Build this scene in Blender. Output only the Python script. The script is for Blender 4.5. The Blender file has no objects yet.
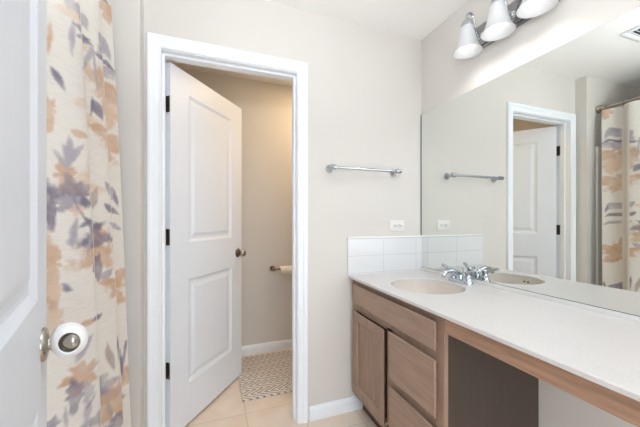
import bpy, bmesh, math, random
import numpy as np
from mathutils import Vector, Matrix, noise
S = bpy.context.scene
COL = S.collection
PI = math.pi
random.seed(4)

# ------------------------------------------------------------------ camera
cam_d = bpy.data.cameras.new('camera')
cam_d.sensor_width = 36.0
cam_d.lens = 294.8 / 640 * 36.0
cam_d.shift_y = 5.5 / 640
cam_d.clip_start = 0.02
cam = bpy.data.objects.new('camera', cam_d)
COL.objects.link(cam)
cam.location = (0, 0, 1.2012)
cam.rotation_euler = (PI / 2, 0, -0.3536)
S.camera = cam

# ------------------------------------------------------------------ light and exposure
S.view_settings.view_transform = 'Standard'
S.view_settings.look = 'None'
S.view_settings.gamma = 1.0
S.view_settings.use_curve_mapping = False
S.view_settings.exposure = 0.17
world = bpy.data.worlds.new('fill_gradient')
S.world = world
world.use_nodes = True
_nt = world.node_tree                          # added fill gradient: bright above, darker below for contrast in the chrome
_tc = _nt.nodes.new('ShaderNodeTexCoord')
_sp = _nt.nodes.new('ShaderNodeSeparateXYZ')
_rp = _nt.nodes.new('ShaderNodeValToRGB')
_mp = _nt.nodes.new('ShaderNodeMapRange')
_mp.inputs['From Min'].default_value = -1
_nt.links.new(_tc.outputs['Generated'], _sp.inputs[0])
_nt.links.new(_sp.outputs[2], _mp.inputs['Value'])
_nt.links.new(_mp.outputs[0], _rp.inputs[0])
_e = _rp.color_ramp.elements
_e[0].position, _e[0].color = 0.40, (0.22, 0.20, 0.18, 1)
_e[1].position, _e[1].color = 0.62, (0.88, 0.94, 1.0, 1)
_e2 = _e.new(0.50)
_e2.color = (0.50, 0.50, 0.50, 1)
_nt.links.new(_rp.outputs[0], _nt.nodes['Background'].inputs[0])
_nt.nodes['Background'].inputs[1].default_value = 1.0


def lamp(name, kind, loc, energy, color, rot=(0, 0, 0), **kw):
    d = bpy.data.lights.new(name, kind)
    d.energy = energy
    d.color = color
    for k, v in kw.items():
        setattr(d, k, v)
    o = bpy.data.objects.new(name, d)
    COL.objects.link(o)
    o.location = loc
    o.rotation_euler = rot
    return o


# added soft fill from behind the camera
lamp('front_fill_light', 'AREA', (0.35, -1.6, 1.15), 30, (0.885, 0.94, 1.0), (PI / 2, 0, 0),
     shape='RECTANGLE', size=1.6, size_y=1.5)
# added unseen fill facing up, to brighten the ceiling
lamp('ceiling_fill_light', 'AREA', (0.06, 0.12, 1.74), 24, (0.885, 0.945, 1.0), (PI, 0, 0), shape='DISK', size=0.30)
# bathroom and toilet ceiling lamps (out of the picture)
lamp('toilet_room_lamp', 'AREA', (0.95, 2.20, 2.425), 7.0, (1.0, 0.74, 0.45), (0, 0, 0), shape='DISK', size=0.25)

D, W, CEIL = 1.674, 1.368, 2.44
CT = 0.851                                     # counter top


# ------------------------------------------------------------------ helpers
def tag(o, label=None, cat=None, group=None, kind=None):
    if label: o['label'] = label
    if cat: o['category'] = cat
    if group: o['group'] = group
    if kind: o['kind'] = kind
    return o


def obj(name, bm, mat, parent=None, smooth=None, loc=None, rotz=0):
    bmesh.ops.recalc_face_normals(bm, faces=bm.faces)
    me = bpy.data.meshes.new(name)
    bm.to_mesh(me)
    bm.free()
    me.materials.append(mat)
    if smooth is not None:
        me.shade_smooth()
        if smooth < 180:
            me.set_sharp_from_angle(angle=math.radians(smooth))
    o = bpy.data.objects.new(name, me)
    COL.objects.link(o)
    if loc: o.location = loc
    o.rotation_euler = (0, 0, rotz)
    if parent: o.parent = parent
    return o


def empty(name, loc=(0, 0, 0), rotz=0, **t):
    o = bpy.data.objects.new(name, None)
    o.empty_display_size = 0.05
    COL.objects.link(o)
    o.location = loc
    o.rotation_euler = (0, 0, rotz)
    return tag(o, **t)


def box(bm, x0, x1, y0, y1, z0, z1, bevel=0, seg=2):
    r = bmesh.ops.create_cube(bm, size=1)
    vs = r['verts']
    for v in vs:
        v.co = Vector(((x0 + x1) / 2 + v.co.x * (x1 - x0), (y0 + y1) / 2 + v.co.y * (y1 - y0), (z0 + z1) / 2 + v.co.z * (z1 - z0)))
    if bevel:
        es = list({e for v in vs for e in v.link_edges})
        bmesh.ops.bevel(bm, geom=es, offset=bevel, segments=seg, profile=0.5, affect='EDGES', clamp_overlap=True)
    return bm


def B(*a, **k):
    return box(bmesh.new(), *a, **k)


def lathe(bm, prof, origin, axis=(0, 0, 1), seg=32, sx=1, sy=1):
    """prof: list of (radius, height along axis)"""
    q = Vector((0, 0, 1)).rotation_difference(Vector(axis).normalized())
    o = Vector(origin)
    rings = []
    for r, h in prof:
        if r < 1e-5:
            rings.append([bm.verts.new(o + q @ Vector((0, 0, h)))])
        else:
            rings.append([bm.verts.new(o + q @ Vector((r * sx * math.cos(2 * PI * i / seg), r * sy * math.sin(2 * PI * i / seg), h))) for i in range(seg)])
    for a, b in zip(rings, rings[1:]):
        for i in range(seg):
            j = (i + 1) % seg
            if len(a) == 1 and len(b) == 1: continue
            if len(a) == 1: bm.faces.new((a[0], b[i], b[j]))
            elif len(b) == 1: bm.faces.new((a[i], a[j], b[0]))
            else: bm.faces.new((a[i], a[j], b[j], b[i]))
    if len(rings[0]) > 1: bm.faces.new(list(reversed(rings[0])))
    if len(rings[-1]) > 1: bm.faces.new(rings[-1])
    return bm


def open_lathe(bm, prof, origin, axis=(0, 0, 1), seg=40):
    """a closed profile loop (thick shell): last ring joins the first"""
    q = Vector((0, 0, 1)).rotation_difference(Vector(axis).normalized())
    o = Vector(origin)
    rings = [[bm.verts.new(o + q @ Vector((r * math.cos(2 * PI * i / seg), r * math.sin(2 * PI * i / seg), h))) for i in range(seg)] for r, h in prof]
    for a, b in zip(rings, rings[1:] + rings[:1]):
        for i in range(seg):
            j = (i + 1) % seg
            bm.faces.new((a[i], a[j], b[j], b[i]))
    return bm


def spline(pts, n=8):
    P = [Vector(p) for p in pts]
    P = [2 * P[0] - P[1]] + P + [2 * P[-1] - P[-2]]
    out = []
    for i in range(1, len(P) - 2):
        for k in range(n):
            t = k / n
            a, b, c, d = P[i - 1:i + 3]
            out.append(0.5 * (2 * b + (c - a) * t + (2 * a - 5 * b + 4 * c - d) * t * t + (3 * b - a - 3 * c + d) * t ** 3))
    out.append(P[-2])
    return out


def tube(bm, pts, r, seg=14, flat=1.0):
    """round tube; r number or list; ends capped"""
    pts = [Vector(p) for p in pts]
    rs = r if isinstance(r, (list, tuple)) else [r] * len(pts)
    t0 = (pts[1] - pts[0]).normalized()
    up = Vector((0, 0, 1)) if abs(t0.z) < 0.9 else Vector((1, 0, 0))
    n = t0.cross(up).normalized()
    rings = []
    for i, p in enumerate(pts):
        t = ((pts[min(i + 1, len(pts) - 1)] - pts[max(i - 1, 0)])).normalized()
        n = (n - t * n.dot(t)).normalized()
        b = t.cross(n)
        rings.append([bm.verts.new(p + rs[i] * (math.cos(2 * PI * k / seg) * n + flat * math.sin(2 * PI * k / seg) * b)) for k in range(seg)])
    for a, b in zip(rings, rings[1:]):
        for i in range(seg):
            j = (i + 1) % seg
            bm.faces.new((a[i], a[j], b[j], b[i]))
    bm.faces.new(list(reversed(rings[0])))
    bm.faces.new(rings[-1])
    return bm


# ------------------------------------------------------------------ materials
def srgb(r, g, b):
    f = lambda c: c / 12.92 if c <= 0.04045 else ((c + 0.055) / 1.055) ** 2.4
    return (f(r / 255), f(g / 255), f(b / 255), 1)


def mat(name, rgb, rough=0.5, metal=0.0, var=0.04, scale=12, bump=0.0, bscale=200, stretch=(1, 1, 1), rgb2=None, **kw):
    m = bpy.data.materials.new(name)
    m.use_nodes = True
    nt = m.node_tree
    p = nt.nodes['Principled BSDF']
    p.inputs['Roughness'].default_value = rough
    p.inputs['Metallic'].default_value = metal
    for k, v in kw.items():
        p.inputs[k].default_value = v
    c = srgb(*rgb)
    tc = nt.nodes.new('ShaderNodeTexCoord')
    mp = nt.nodes.new('ShaderNodeMapping')
    mp.inputs['Scale'].default_value = stretch
    nz = nt.nodes.new('ShaderNodeTexNoise')
    nz.inputs['Scale'].default_value = scale
    nz.inputs['Detail'].default_value = 5
    rp = nt.nodes.new('ShaderNodeValToRGB')
    c2 = srgb(*rgb2) if rgb2 else tuple(x * (1 - var) for x in c[:3]) + (1,)
    rp.color_ramp.elements[0].color = c2
    rp.color_ramp.elements[1].color = c if rgb2 else tuple(min(1, x * (1 + var)) for x in c[:3]) + (1,)
    rp.color_ramp.elements[0].position = 0.3
    rp.color_ramp.elements[1].position = 0.7
    nt.links.new(tc.outputs['Object'], mp.inputs['Vector'])
    nt.links.new(mp.outputs[0], nz.inputs['Vector'])
    nt.links.new(nz.outputs['Fac'], rp.inputs['Fac'])
    nt.links.new(rp.outputs['Color'], p.inputs['Base Color'])
    if bump:
        nb = nt.nodes.new('ShaderNodeTexNoise')
        nb.inputs['Scale'].default_value = bscale
        nb.inputs['Detail'].default_value = 3
        bp = nt.nodes.new('ShaderNodeBump')
        bp.inputs['Strength'].default_value = bump
        bp.inputs['Distance'].default_value = 0.002
        nt.links.new(mp.outputs[0], nb.inputs['Vector'])
        nt.links.new(nb.outputs['Fac'], bp.inputs['Height'])
        nt.links.new(bp.outputs[0], p.inputs['Normal'])
    return m


M = {}
M['wall'] = mat('painted_wall', (219, 214, 208), 0.75, var=0.012, scale=3, bump=0.08, bscale=160)
M['toilet_wall'] = M['wall']
M['ceiling'] = mat('ceiling_paint', (247, 245, 242), 0.85, var=0.01, scale=3, bump=0.08, bscale=120)
M['trim'] = mat('white_trim', (243, 247, 252), 0.35, var=0.008)
M['door'] = mat('white_door', (230, 235, 243), 0.38, var=0.01, bump=0.06, bscale=60, stretch=(4, 4, 0.5))
M['wood'] = mat('stained_maple', (166, 138, 119), 0.42, scale=9, stretch=(8, 8, 0.6), rgb2=(145, 119, 102))
M['wood_h'] = mat('stained_maple_across', (170, 143, 124), 0.42, scale=9, stretch=(8, 0.6, 8), rgb2=(150, 125, 108))
M['wood_apron'] = mat('stained_maple_rail', (187, 150, 124), 0.42, scale=9, stretch=(9, 0.9, 14), rgb2=(160, 124, 101))
M['wood_shaded'] = mat('shade_darkened_side_wood', (74, 61, 53), 0.5, scale=9, stretch=(9, 9, 0.6), rgb2=(65, 55, 48))  # side wood darkened: the shade under the counter is put into its colour
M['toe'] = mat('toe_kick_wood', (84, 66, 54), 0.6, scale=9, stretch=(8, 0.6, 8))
M['chrome'] = mat('polished_chrome', (190, 195, 201), 0.10, metal=1.0, var=0.01)
M['chrome_dark'] = mat('chrome_plate', (150, 150, 152), 0.16, metal=1.0, var=0.02)
M['nickel'] = mat('satin_nickel', (178, 170, 158), 0.24, metal=1.0, var=0.02)
M['bronze'] = mat('aged_nickel', (122, 112, 100), 0.28, metal=1.0, var=0.03)
M['hinge'] = mat('hinge_steel', (110, 106, 100), 0.38, metal=1.0, var=0.05)
M['plastic'] = mat('white_plastic', (246, 246, 247), 0.3, var=0.005)
M['outlet'] = mat('off_white_outlet', (233, 230, 226), 0.35, var=0.005)
M['slot'] = mat('dark_slot', (40, 38, 36), 0.6)
M['sink'] = mat('cream_porcelain', (222, 213, 203), 0.18, var=0.01)
M['porcelain'] = mat('white_acrylic', (240, 240, 238), 0.2, var=0.006)
M['mirror_edge'] = mat('mirror_channel', (226, 225, 222), 0.3, metal=0.0, var=0.02)
M['dark_edge'] = mat('mirror_cut_edge', (70, 74, 72), 0.4)


def make_mirror():
    m = bpy.data.materials.new('mirror_silvering')
    m.use_nodes = True
    p = m.node_tree.nodes['Principled BSDF']
    p.inputs['Base Color'].default_value = (0.83, 0.855, 0.825, 1)
    p.inputs['Metallic'].default_value = 1
    p.inputs['Roughness'].default_value = 0.0
    return m


M['mirror'] = make_mirror()


def make_counter():
    m = mat('speckled_counter', (217, 213, 210), 0.22, var=0.01)
    nt = m.node_tree
    p = nt.nodes['Principled BSDF']
    old = p.inputs['Base Color'].links[0].from_socket
    tc = nt.nodes.new('ShaderNodeTexCoord')
    n = nt.nodes.new('ShaderNodeTexNoise')
    n.inputs['Scale'].default_value = 210
    n.inputs['Detail'].default_value = 2
    r = nt.nodes.new('ShaderNodeValToRGB')
    r.color_ramp.elements[0].position = 0.60
    r.color_ramp.elements[0].color = (0, 0, 0, 1)
    r.color_ramp.elements[1].position = 0.72
    r.color_ramp.elements[1].color = (0.75, 0.75, 0.75, 1)
    mx = nt.nodes.new('ShaderNodeMixRGB')
    mx.inputs[2].default_value = srgb(196, 187, 181)
    nt.links.new(tc.outputs['Object'], n.inputs['Vector'])
    nt.links.new(n.outputs['Fac'], r.inputs['Fac'])
    nt.links.new(r.outputs['Color'], mx.inputs[0])
    nt.links.new(old, mx.inputs[1])
    nt.links.new(mx.outputs[0], p.inputs['Base Color'])
    return m


M['counter'] = make_counter()


def make_tiles(name, c1, c2, grout, tw, th, off, mortar, rough, axes='xy', cloud=None):
    m = bpy.data.materials.new(name)
    m.use_nodes = True
    nt = m.node_tree
    p = nt.nodes['Principled BSDF']
    p.inputs['Roughness'].default_value = rough
    tc = nt.nodes.new('ShaderNodeTexCoord')
    sp = nt.nodes.new('ShaderNodeSeparateXYZ')
    cb = nt.nodes.new('ShaderNodeCombineXYZ')
    nt.links.new(tc.outputs['Object'], sp.inputs[0])
    nt.links.new(sp.outputs['XYZ'.index(axes[0].upper())], cb.inputs[0])
    nt.links.new(sp.outputs['XYZ'.index(axes[1].upper())], cb.inputs[1])
    mp = nt.nodes.new('ShaderNodeMapping')
    mp.inputs['Location'].default_value = (-off[0], -off[1], 0)
    nt.links.new(cb.outputs[0], mp.inputs['Vector'])
    br = nt.nodes.new('ShaderNodeTexBrick')
    br.offset = 0
    br.inputs['Scale'].default_value = 1
    br.inputs['Brick Width'].default_value = tw
    br.inputs['Row Height'].default_value = th
    br.inputs['Mortar Size'].default_value = mortar
    br.inputs['Mortar Smooth'].default_value = 0.2
    br.inputs['Color1'].default_value = c1
    br.inputs['Color2'].default_value = c2
    br.inputs['Mortar'].default_value = grout
    nt.links.new(mp.outputs[0], br.inputs['Vector'])
    col = br.outputs['Color']
    if cloud:
        n = nt.nodes.new('ShaderNodeTexNoise')
        n.inputs['Scale'].default_value = 7
        n.inputs['Detail'].default_value = 6
        r = nt.nodes.new('ShaderNodeValToRGB')
        r.color_ramp.elements[0].position = 0.35
        r.color_ramp.elements[1].position = 0.7
        r.color_ramp.elements[0].color = cloud
        r.color_ramp.elements[1].color = (1, 1, 1, 1)
        mx = nt.nodes.new('ShaderNodeMixRGB')
        mx.blend_type = 'MULTIPLY'
        mx.inputs[0].default_value = 1
        nt.links.new(tc.outputs['Object'], n.inputs['Vector'])
        nt.links.new(n.outputs['Fac'], r.inputs['Fac'])
        nt.links.new(col, mx.inputs[1])
        nt.links.new(r.outputs['Color'], mx.inputs[2])
        col = mx.outputs[0]
    nt.links.new(col, p.inputs['Base Color'])
    bp = nt.nodes.new('ShaderNodeBump')
    bp.inputs['Strength'].default_value = 0.4
    bp.inputs['Distance'].default_value = 0.002
    bp.invert = True
    nt.links.new(br.outputs['Fac'], bp.inputs['Height'])
    nt.links.new(bp.outputs[0], p.inputs['Normal'])
    return m


M['floor'] = make_tiles('travertine_floor_tile', srgb(240, 227, 212), srgb(236, 221, 205), srgb(218, 204, 189), 0.325, 0.325,
                        (0.2 - 0.325 * 8, 1.865 - 0.325 * 12), 0.0035, 0.4, cloud=srgb(245, 238, 232))
M['splash'] = make_tiles('white_splash_tile', srgb(227, 227, 228), srgb(225, 225, 226), srgb(206, 204, 202), 0.258, 0.108,
                         (1.055 - 0.258 * 3, CT + 0.008), 0.0018, 0.16, axes='xz')


def make_rug():
    m = bpy.data.materials.new('woven_chevron_rug')
    m.use_nodes = True
    nt = m.node_tree
    p = nt.nodes['Principled BSDF']
    p.inputs['Roughness'].default_value = 0.95
    tc = nt.nodes.new('ShaderNodeTexCoord')
    sp = nt.nodes.new('ShaderNodeSeparateXYZ')
    nt.links.new(tc.outputs['Object'], sp.inputs[0])

    def mth(op, a, b=None, c=None):
        n = nt.nodes.new('ShaderNodeMath')
        n.operation = op
        for i, v in enumerate((a, b, c)):
            if v is None: continue
            if isinstance(v, (int, float)): n.inputs[i].default_value = v
            else: nt.links.new(v, n.inputs[i])
        return n.outputs[0]
    # rows run along x (5.2 cm); inside every row slanted strands that flip direction from row to row
    row = mth('PINGPONG', sp.outputs[1], 0.050)
    s = mth('ADD', sp.outputs[0], mth('MULTIPLY', row, 1.75))
    w = mth('FRACT', mth('MULTIPLY', s, 1 / 0.047))
    n = nt.nodes.new('ShaderNodeTexNoise')
    n.inputs['Scale'].default_value = 120
    nt.links.new(tc.outputs['Object'], n.inputs['Vector'])
    w2 = mth('ADD', w, mth('MULTIPLY', mth('SUBTRACT', n.outputs['Fac'], 0.5), 0.5))
    r = nt.nodes.new('ShaderNodeValToRGB')
    r.color_ramp.interpolation = 'EASE'
    e = r.color_ramp.elements
    e[0].position, e[0].color = 0.22, srgb(154, 139, 129)
    e[1].position, e[1].color = 0.42, srgb(232, 224, 216)
    e2 = e.new(0.93)
    e2.color = srgb(226, 216, 206)
    e3 = e.new(1.0)
    e3.color = srgb(126, 110, 100)
    nt.links.new(w2, r.inputs['Fac'])
    nt.links.new(r.outputs['Color'], p.inputs['Base Color'])
    bp = nt.nodes.new('ShaderNodeBump')
    bp.inputs['Strength'].default_value = 0.6
    bp.inputs['Distance'].default_value = 0.004
    nt.links.new(w2, bp.inputs['Height'])
    nt.links.new(bp.outputs[0], p.inputs['Normal'])
    return m


M['rug'] = make_rug()
M['paper'] = mat('tissue_paper', (246, 238, 226), 0.9, var=0.01, bump=0.1, bscale=90)


def make_shade_mat():
    m = bpy.data.materials.new('frosted_shade_glass')
    m.use_nodes = True
    nt = m.node_tree
    p = nt.nodes['Principled BSDF']
    p.inputs['Base Color'].default_value = (0.70, 0.71, 0.72, 1)
    p.inputs['Roughness'].default_value = 0.35
    p.inputs['Emission Color'].default_value = (1.0, 0.985, 0.97, 1)
    p.inputs['Emission Strength'].default_value = 0.03
    tr = nt.nodes.new('ShaderNodeBsdfTranslucent')
    tr.inputs[0].default_value = (0.95, 0.95, 0.95, 1)
    mx = nt.nodes.new('ShaderNodeMixShader')
    mx.inputs[0].default_value = 0.16
    nt.links.new(p.outputs[0], mx.inputs[1])
    nt.links.new(tr.outputs[0], mx.inputs[2])
    nt.links.new(mx.outputs[0], nt.nodes['Material Output'].inputs['Surface'])
    return m


M['shade'] = make_shade_mat()


def make_bulb():
    m = bpy.data.materials.new('lit_bulb')
    m.use_nodes = True
    p = m.node_tree.nodes['Principled BSDF']
    p.inputs['Base Color'].default_value = (1, 1, 1, 1)
    p.inputs['Emission Color'].default_value = (1.0, 0.95, 0.88, 1)
    p.inputs['Emission Strength'].default_value = 2.5
    return m


M['bulb'] = make_bulb()


def make_curtain_mat():
    m = bpy.data.materials.new('printed_linen')
    m.use_nodes = True
    nt = m.node_tree
    p = nt.nodes['Principled BSDF']
    p.inputs['Roughness'].default_value = 0.9
    at = nt.nodes.new('ShaderNodeAttribute')
    at.attribute_name = 'print'
    tc = nt.nodes.new('ShaderNodeTexCoord')
    mp = nt.nodes.new('ShaderNodeMapping')
    mp.inputs['Scale'].default_value = (30, 30, 260)
    n = nt.nodes.new('ShaderNodeTexNoise')
    n.inputs['Scale'].default_value = 1.0
    n.inputs['Detail'].default_value = 4
    r = nt.nodes.new('ShaderNodeValToRGB')
    r.color_ramp.elements[0].color = (0.92, 0.92, 0.92, 1)
    r.color_ramp.elements[0].position = 0.3
    r.color_ramp.elements[1].color = (1, 1, 1, 1)
    r.color_ramp.elements[1].position = 0.6
    mx = nt.nodes.new('ShaderNodeMixRGB')
    mx.blend_type = 'MULTIPLY'
    mx.inputs[0].default_value = 1
    nt.links.new(tc.outputs['Object'], mp.inputs['Vector'])
    nt.links.new(mp.outputs[0], n.inputs['Vector'])
    nt.links.new(n.outputs['Fac'], r.inputs['Fac'])
    nt.links.new(at.outputs['Color'], mx.inputs[1])
    nt.links.new(r.outputs['Color'], mx.inputs[2])
    nt.links.new(mx.outputs[0], p.inputs['Base Color'])
    tr = nt.nodes.new('ShaderNodeBsdfTranslucent')
    nt.links.new(mx.outputs[0], tr.inputs[0])
    ms = nt.nodes.new('ShaderNodeMixShader')
    ms.inputs[0].default_value = 0.15
    nt.links.new(p.outputs[0], ms.inputs[1])
    nt.links.new(tr.outputs[0], ms.inputs[2])
    nt.links.new(ms.outputs[0], nt.nodes['Material Output'].inputs['Surface'])
    return m


M['curtain'] = make_curtain_mat()

# ------------------------------------------------------------------ the room
YB = D + 0.11                                  # far face of the door wall
Y2 = 2.67                                      # far wall of the toilet room
XL = -1.25                                     # wall behind the tub
YA, XA = 1.59, -0.314                          # the short wall that ends the tub alcove
J0, J1, JT = -0.236, 0.473, 2.058              # door opening between the jambs


def struct(name, bm, m, label, **k):
    return tag(obj(name, bm, m, **k), label=label, kind='structure')


struct('floor', B(-1.5, 1.6, -1.6, Y2 + 0.1, -0.05, 0), M['floor'], 'beige stone tile floor')
struct('ceiling', B(-1.5, 1.6, -0.25, Y2 + 0.1, CEIL, CEIL + 0.05), M['ceiling'], 'plain white ceiling')
bm = bmesh.new()
box(bm, XA, J0 - 0.018, D, YB, 0, CEIL)
box(bm, J1 + 0.018, W, D, YB, 0, CEIL)
box(bm, J0 - 0.018, J1 + 0.018, D, YB, JT + 0.018, CEIL)
struct('wall_back', bm, M['wall'], 'cream wall with the open toilet room doorway and towel bar')
struct('wall_right', B(W, W + 0.1, -0.25, Y2 + 0.1, 0, CEIL), M['wall'], 'cream wall behind the mirror and vanity')
struct('wall_alcove', B(XL, XA, YA, YB, 0, CEIL), M['wall'], 'short cream wall at the end of the tub alcove')
struct('wall_left', B(XL - 0.1, XL, -0.25, Y2 + 0.1, 0, CEIL), M['wall'], 'cream wall along the back of the tub')
struct('wall_tub_head', B(XL, -0.46, -0.02, 0.08, 0, CEIL), M['wall'], 'cream wall at the near end of the tub')
struct('wall_toilet_back', B(-0.40, W, Y2, Y2 + 0.1, 0, CEIL), M['wall'], 'far wall of the toilet room')
struct('wall_toilet_left', B(-0.40, -0.30, YB, Y2, 0, CEIL), M['wall'], 'left wall of the toilet room')


def baseboard(name, x0, x1, y, label, h=0.083):
    """runs along x, stands in front of a wall at y (towards -y), eased top edge"""
    prof = [(0, 0), (0.014, 0), (0.014, h - 0.022), (0.010, h - 0.010), (0.006, h), (0, h)]
    bm = bmesh.new()
    r0 = [bm.verts.new((x0, y - a, z)) for a, z in prof]
    r1 = [bm.verts.new((x1, y - a, z)) for a, z in prof]
    n = len(prof)
    for i in range(n):
        bm.faces.new((r0[i], r0[(i + 1) % n], r1[(i + 1) % n], r1[i]))
    bm.faces.new(r0)
    bm.faces.new(r1)
    return struct(name, bm, M['trim'], label)


baseboard('baseboard_back', 0.547, 0.905, D, 'white baseboard between door casing and vanity')
baseboard('baseboard_toilet', -0.30, W, Y2, 'white baseboard on the far wall of the toilet room')

# door casing: a mitred moulding round three sides
CP = [(0.0, 0.0), (0.0, 0.009), (0.006, 0.012), (0.012, 0.010), (0.030, 0.012), (0.036, 0.016), (0.046, 0.019), (0.056, 0.019), (0.0615, 0.016), (0.0625, 0.0)]


def casing(name, yw, sgn, label):
    bm = bmesh.new()
    i0, i1, it = J0 + 0.0, J1 + 0.002, JT + 0.004
    stations = [lambda o: (i0 - o, 0.0), lambda o: (i0 - o, it + o), lambda o: (i1 + o, it + o), lambda o: (i1 + o, 0.0)]
    rings = [[bm.verts.new((st(o)[0], yw + sgn * d, st(o)[1])) for o, d in CP] for st in stations]
    n = len(CP)
    for a, b in zip(rings, rings[1:]):
        for i in range(n):
            j = (i + 1) % n
            bm.faces.new((a[i], a[j], b[j], b[i]))
    bm.faces.new(rings[0])
    bm.faces.new(rings[-1])
    return struct(name, bm, M['trim'], label)


casing('trim_1', D, -1, 'white stepped casing round the toilet room doorway')
casing('trim_2', YB, 1, 'white casing on the toilet room side of the doorway')
bm = bmesh.new()
box(bm, J0 - 0.018, J0, D, YB, 0, JT)
box(bm, J1, J1 + 0.018, D, YB, 0, JT)
box(bm, J0 - 0.018, J1 + 0.018, D, YB, JT, JT + 0.018)
box(bm, J0, J0 + 0.011, D + 0.034, D + 0.068, 0, JT)
box(bm, J1 - 0.011, J1, D + 0.034, D + 0.068, 0, JT)
box(bm, J0 + 0.011, J1 - 0.011, D + 0.034, D + 0.068, JT - 0.011, JT)
struct('trim_3', bm, M['trim'], 'white door jamb and stop lining the toilet room doorway')


# ------------------------------------------------------------------ moulded two-panel doors
def leaf_bm(w, z0, z1, t, panels):
    """hinge edge at x=0; front face y=0 looks to -y, back at y=t; panels moulded in both faces"""
    bm = bmesh.new()
    xs = sorted({0, w} | {p[0] for p in panels} | {p[1] for p in panels})
    zs = sorted({z0, z1} | {p[2] for p in panels} | {p[3] for p in panels})
    rings = [(0, 0), (0.006, 0.003), (0.016, 0.0095), (0.024, 0.0105), (0.036, 0.0095), (0.052, 0.0035), (0.058, 0.003)]
    for y, s in ((0, 1), (t, -1)):
        for i in range(len(xs) - 1):
            for k in range(len(zs) - 1):
                r = (xs[i], xs[i + 1], zs[k], zs[k + 1])
                if any(abs(r[0] - p[0]) + abs(r[1] - p[1]) + abs(r[2] - p[2]) + abs(r[3] - p[3]) < 1e-6 for p in panels):
                    prev = None
                    for ins, dep in rings:
                        q = [bm.verts.new((x, y + s * dep, z)) for x, z in ((r[0] + ins, r[2] + ins), (r[1] - ins, r[2] + ins), (r[1] - ins, r[3] - ins), (r[0] + ins, r[3] - ins))]
                        if prev:
                            for a in range(4):
                                b = (a + 1) % 4
                                bm.faces.new((prev[a], prev[b], q[b], q[a]))
                        prev = q
                    bm.faces.new(prev)
                else:
                    bm.faces.new([bm.verts.new((x, y, z)) for x, z in ((r[0], r[2]), (r[1], r[2]), (r[1], r[3]), (r[0], r[3]))])
    for a, b in (((0, z0), (0, z1)), ((w, z0), (w, z1)), ((0, z0), (w, z0)), ((0, z1), (w, z1))):
        bm.faces.new([bm.verts.new(c) for c in ((a[0], 0, a[1]), (b[0], 0, b[1]), (b[0], t, b[1]), (a[0], t, a[1]))])
    bmesh.ops.remove_doubles(bm, verts=bm.verts, dist=1e-5)
    return bm


def knob_bm(o, ax):
    return lathe(bmesh.new(), [(0.014, 0.006), (0.0125, 0.016), (0.016, 0.026), (0.023, 0.036), (0.0265, 0.046), (0.025, 0.055), (0.018, 0.061), (0.009, 0.0635), (0, 0.064)], o, ax, 32)


def rose_bm(o, ax):
    return lathe(bmesh.new(), [(0.033, 0.0), (0.033, 0.003), (0.030, 0.007), (0.020, 0.0095), (0.012, 0.010), (0, 0.010)], o, ax, 36)


def hinge_bm(zc):
    bm = bmesh.new()
    box(bm, -0.002, 0.001, 0.004, 0.034, zc - 0.044, zc + 0.044, 0.0008)
    for i in range(5):
        lathe(bm, [(0.0058, zc - 0.044 + i * 0.0178), (0.0058, zc - 0.044 + i * 0.0178 + 0.0168)], (-0.004, 0.039, 0), (0, 0, 1), 14)
    for dz in (-0.03, -0.01, 0.012, 0.032):
        lathe(bm, [(0.0035, 0), (0.0028, 0.001), (0, 0.0011)], (-0.002, 0.012 if abs(dz) > 0.02 else 0.022, zc + dz), (-1, 0, 0), 10)
    return bm


DW = 0.708
a1 = math.atan2(0.801, 0.598)
d1 = empty('door_1', (-0.205, 1.761, 0), a1, kind='structure', label='white two-panel toilet room door standing half open')
leaf = obj('door_leaf', leaf_bm(DW, 0.016, 2.043, 0.035, [(0.138, 0.576, 1.066, 1.920), (0.138, 0.576, 0.248, 0.852)]), M['door'], d1)
for z in (1.82, 1.103, 0.384):
    obj('hinge', hinge_bm(z), M['hinge'], d1, 40)
for y, ax in ((0, (0, -1, 0)), (0.035, (0, 1, 0))):
    r = obj('knob_rose', rose_bm((0.655, y, 0.948), ax), M['bronze'], d1, 40)
    obj('door_knob', knob_bm((0.655, y, 0.948), ax), M['nickel'], d1, 60)
for z in (1.82, 1.103, 0.384):                 # the half of each hinge that is let into the jamb
    bm = B(J0 - 0.0005, J0 + 0.0022, YB - 0.036, YB - 0.001, z - 0.044, z + 0.044, 0.0006)
    bm.transform((Matrix.Translation(d1.location) @ Matrix.Rotation(a1, 4, 'Z')).inverted())
    obj('hinge_leaf', bm, M['hinge'], d1)
obj('latch_plate', B(DW - 0.0005, DW + 0.0012, 0.006, 0.029, 0.92, 0.976), M['bronze'], d1)

# the entry door, folded back beside the photographer
EW = 0.74
E_DIR = Vector((-0.287, 0.958))
E_DIR.normalize()
a2 = math.atan2(E_DIR.y, E_DIR.x)
EH = Vector((-0.334, 0.803)) - E_DIR * EW
d2 = empty('door_2', (EH.x, EH.y, 0), a2, kind='structure', label='white two-panel entry door close to the left edge')
obj('door_leaf', leaf_bm(EW, 0.016, 2.043, 0.035, [(0.115, EW - 0.118, 1.05, 1.920), (0.115, EW - 0.118, 0.248, 0.848)]), M['door'], d2)
KX, KZ = EW - 0.060, 0.950
for y, ax in ((0, (0, -1, 0)), (0.035, (0, 1, 0))):
    obj('knob_rose', rose_bm((KX, y, KZ), ax), M['nickel'], d2, 40)
obj('door_knob', knob_bm((KX, 0, KZ), (0, -1, 0)), M['nickel'], d2, 60)
obj('door_knob', knob_bm((KX, 0.035, KZ), (0, 1, 0)), M['nickel'], d2, 60)
for z in (1.82, 1.103, 0.384):
    obj('hinge', hinge_bm(z), M['hinge'], d2, 40)


# white grip cover snapped round that knob: an egg shell with two finger holes
def door2_pt(x, y, z):
    c, s = math.cos(a2), math.sin(a2)
    return Vector((EH.x + x * c - y * s, EH.y + x * s + y * c, z))


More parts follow.
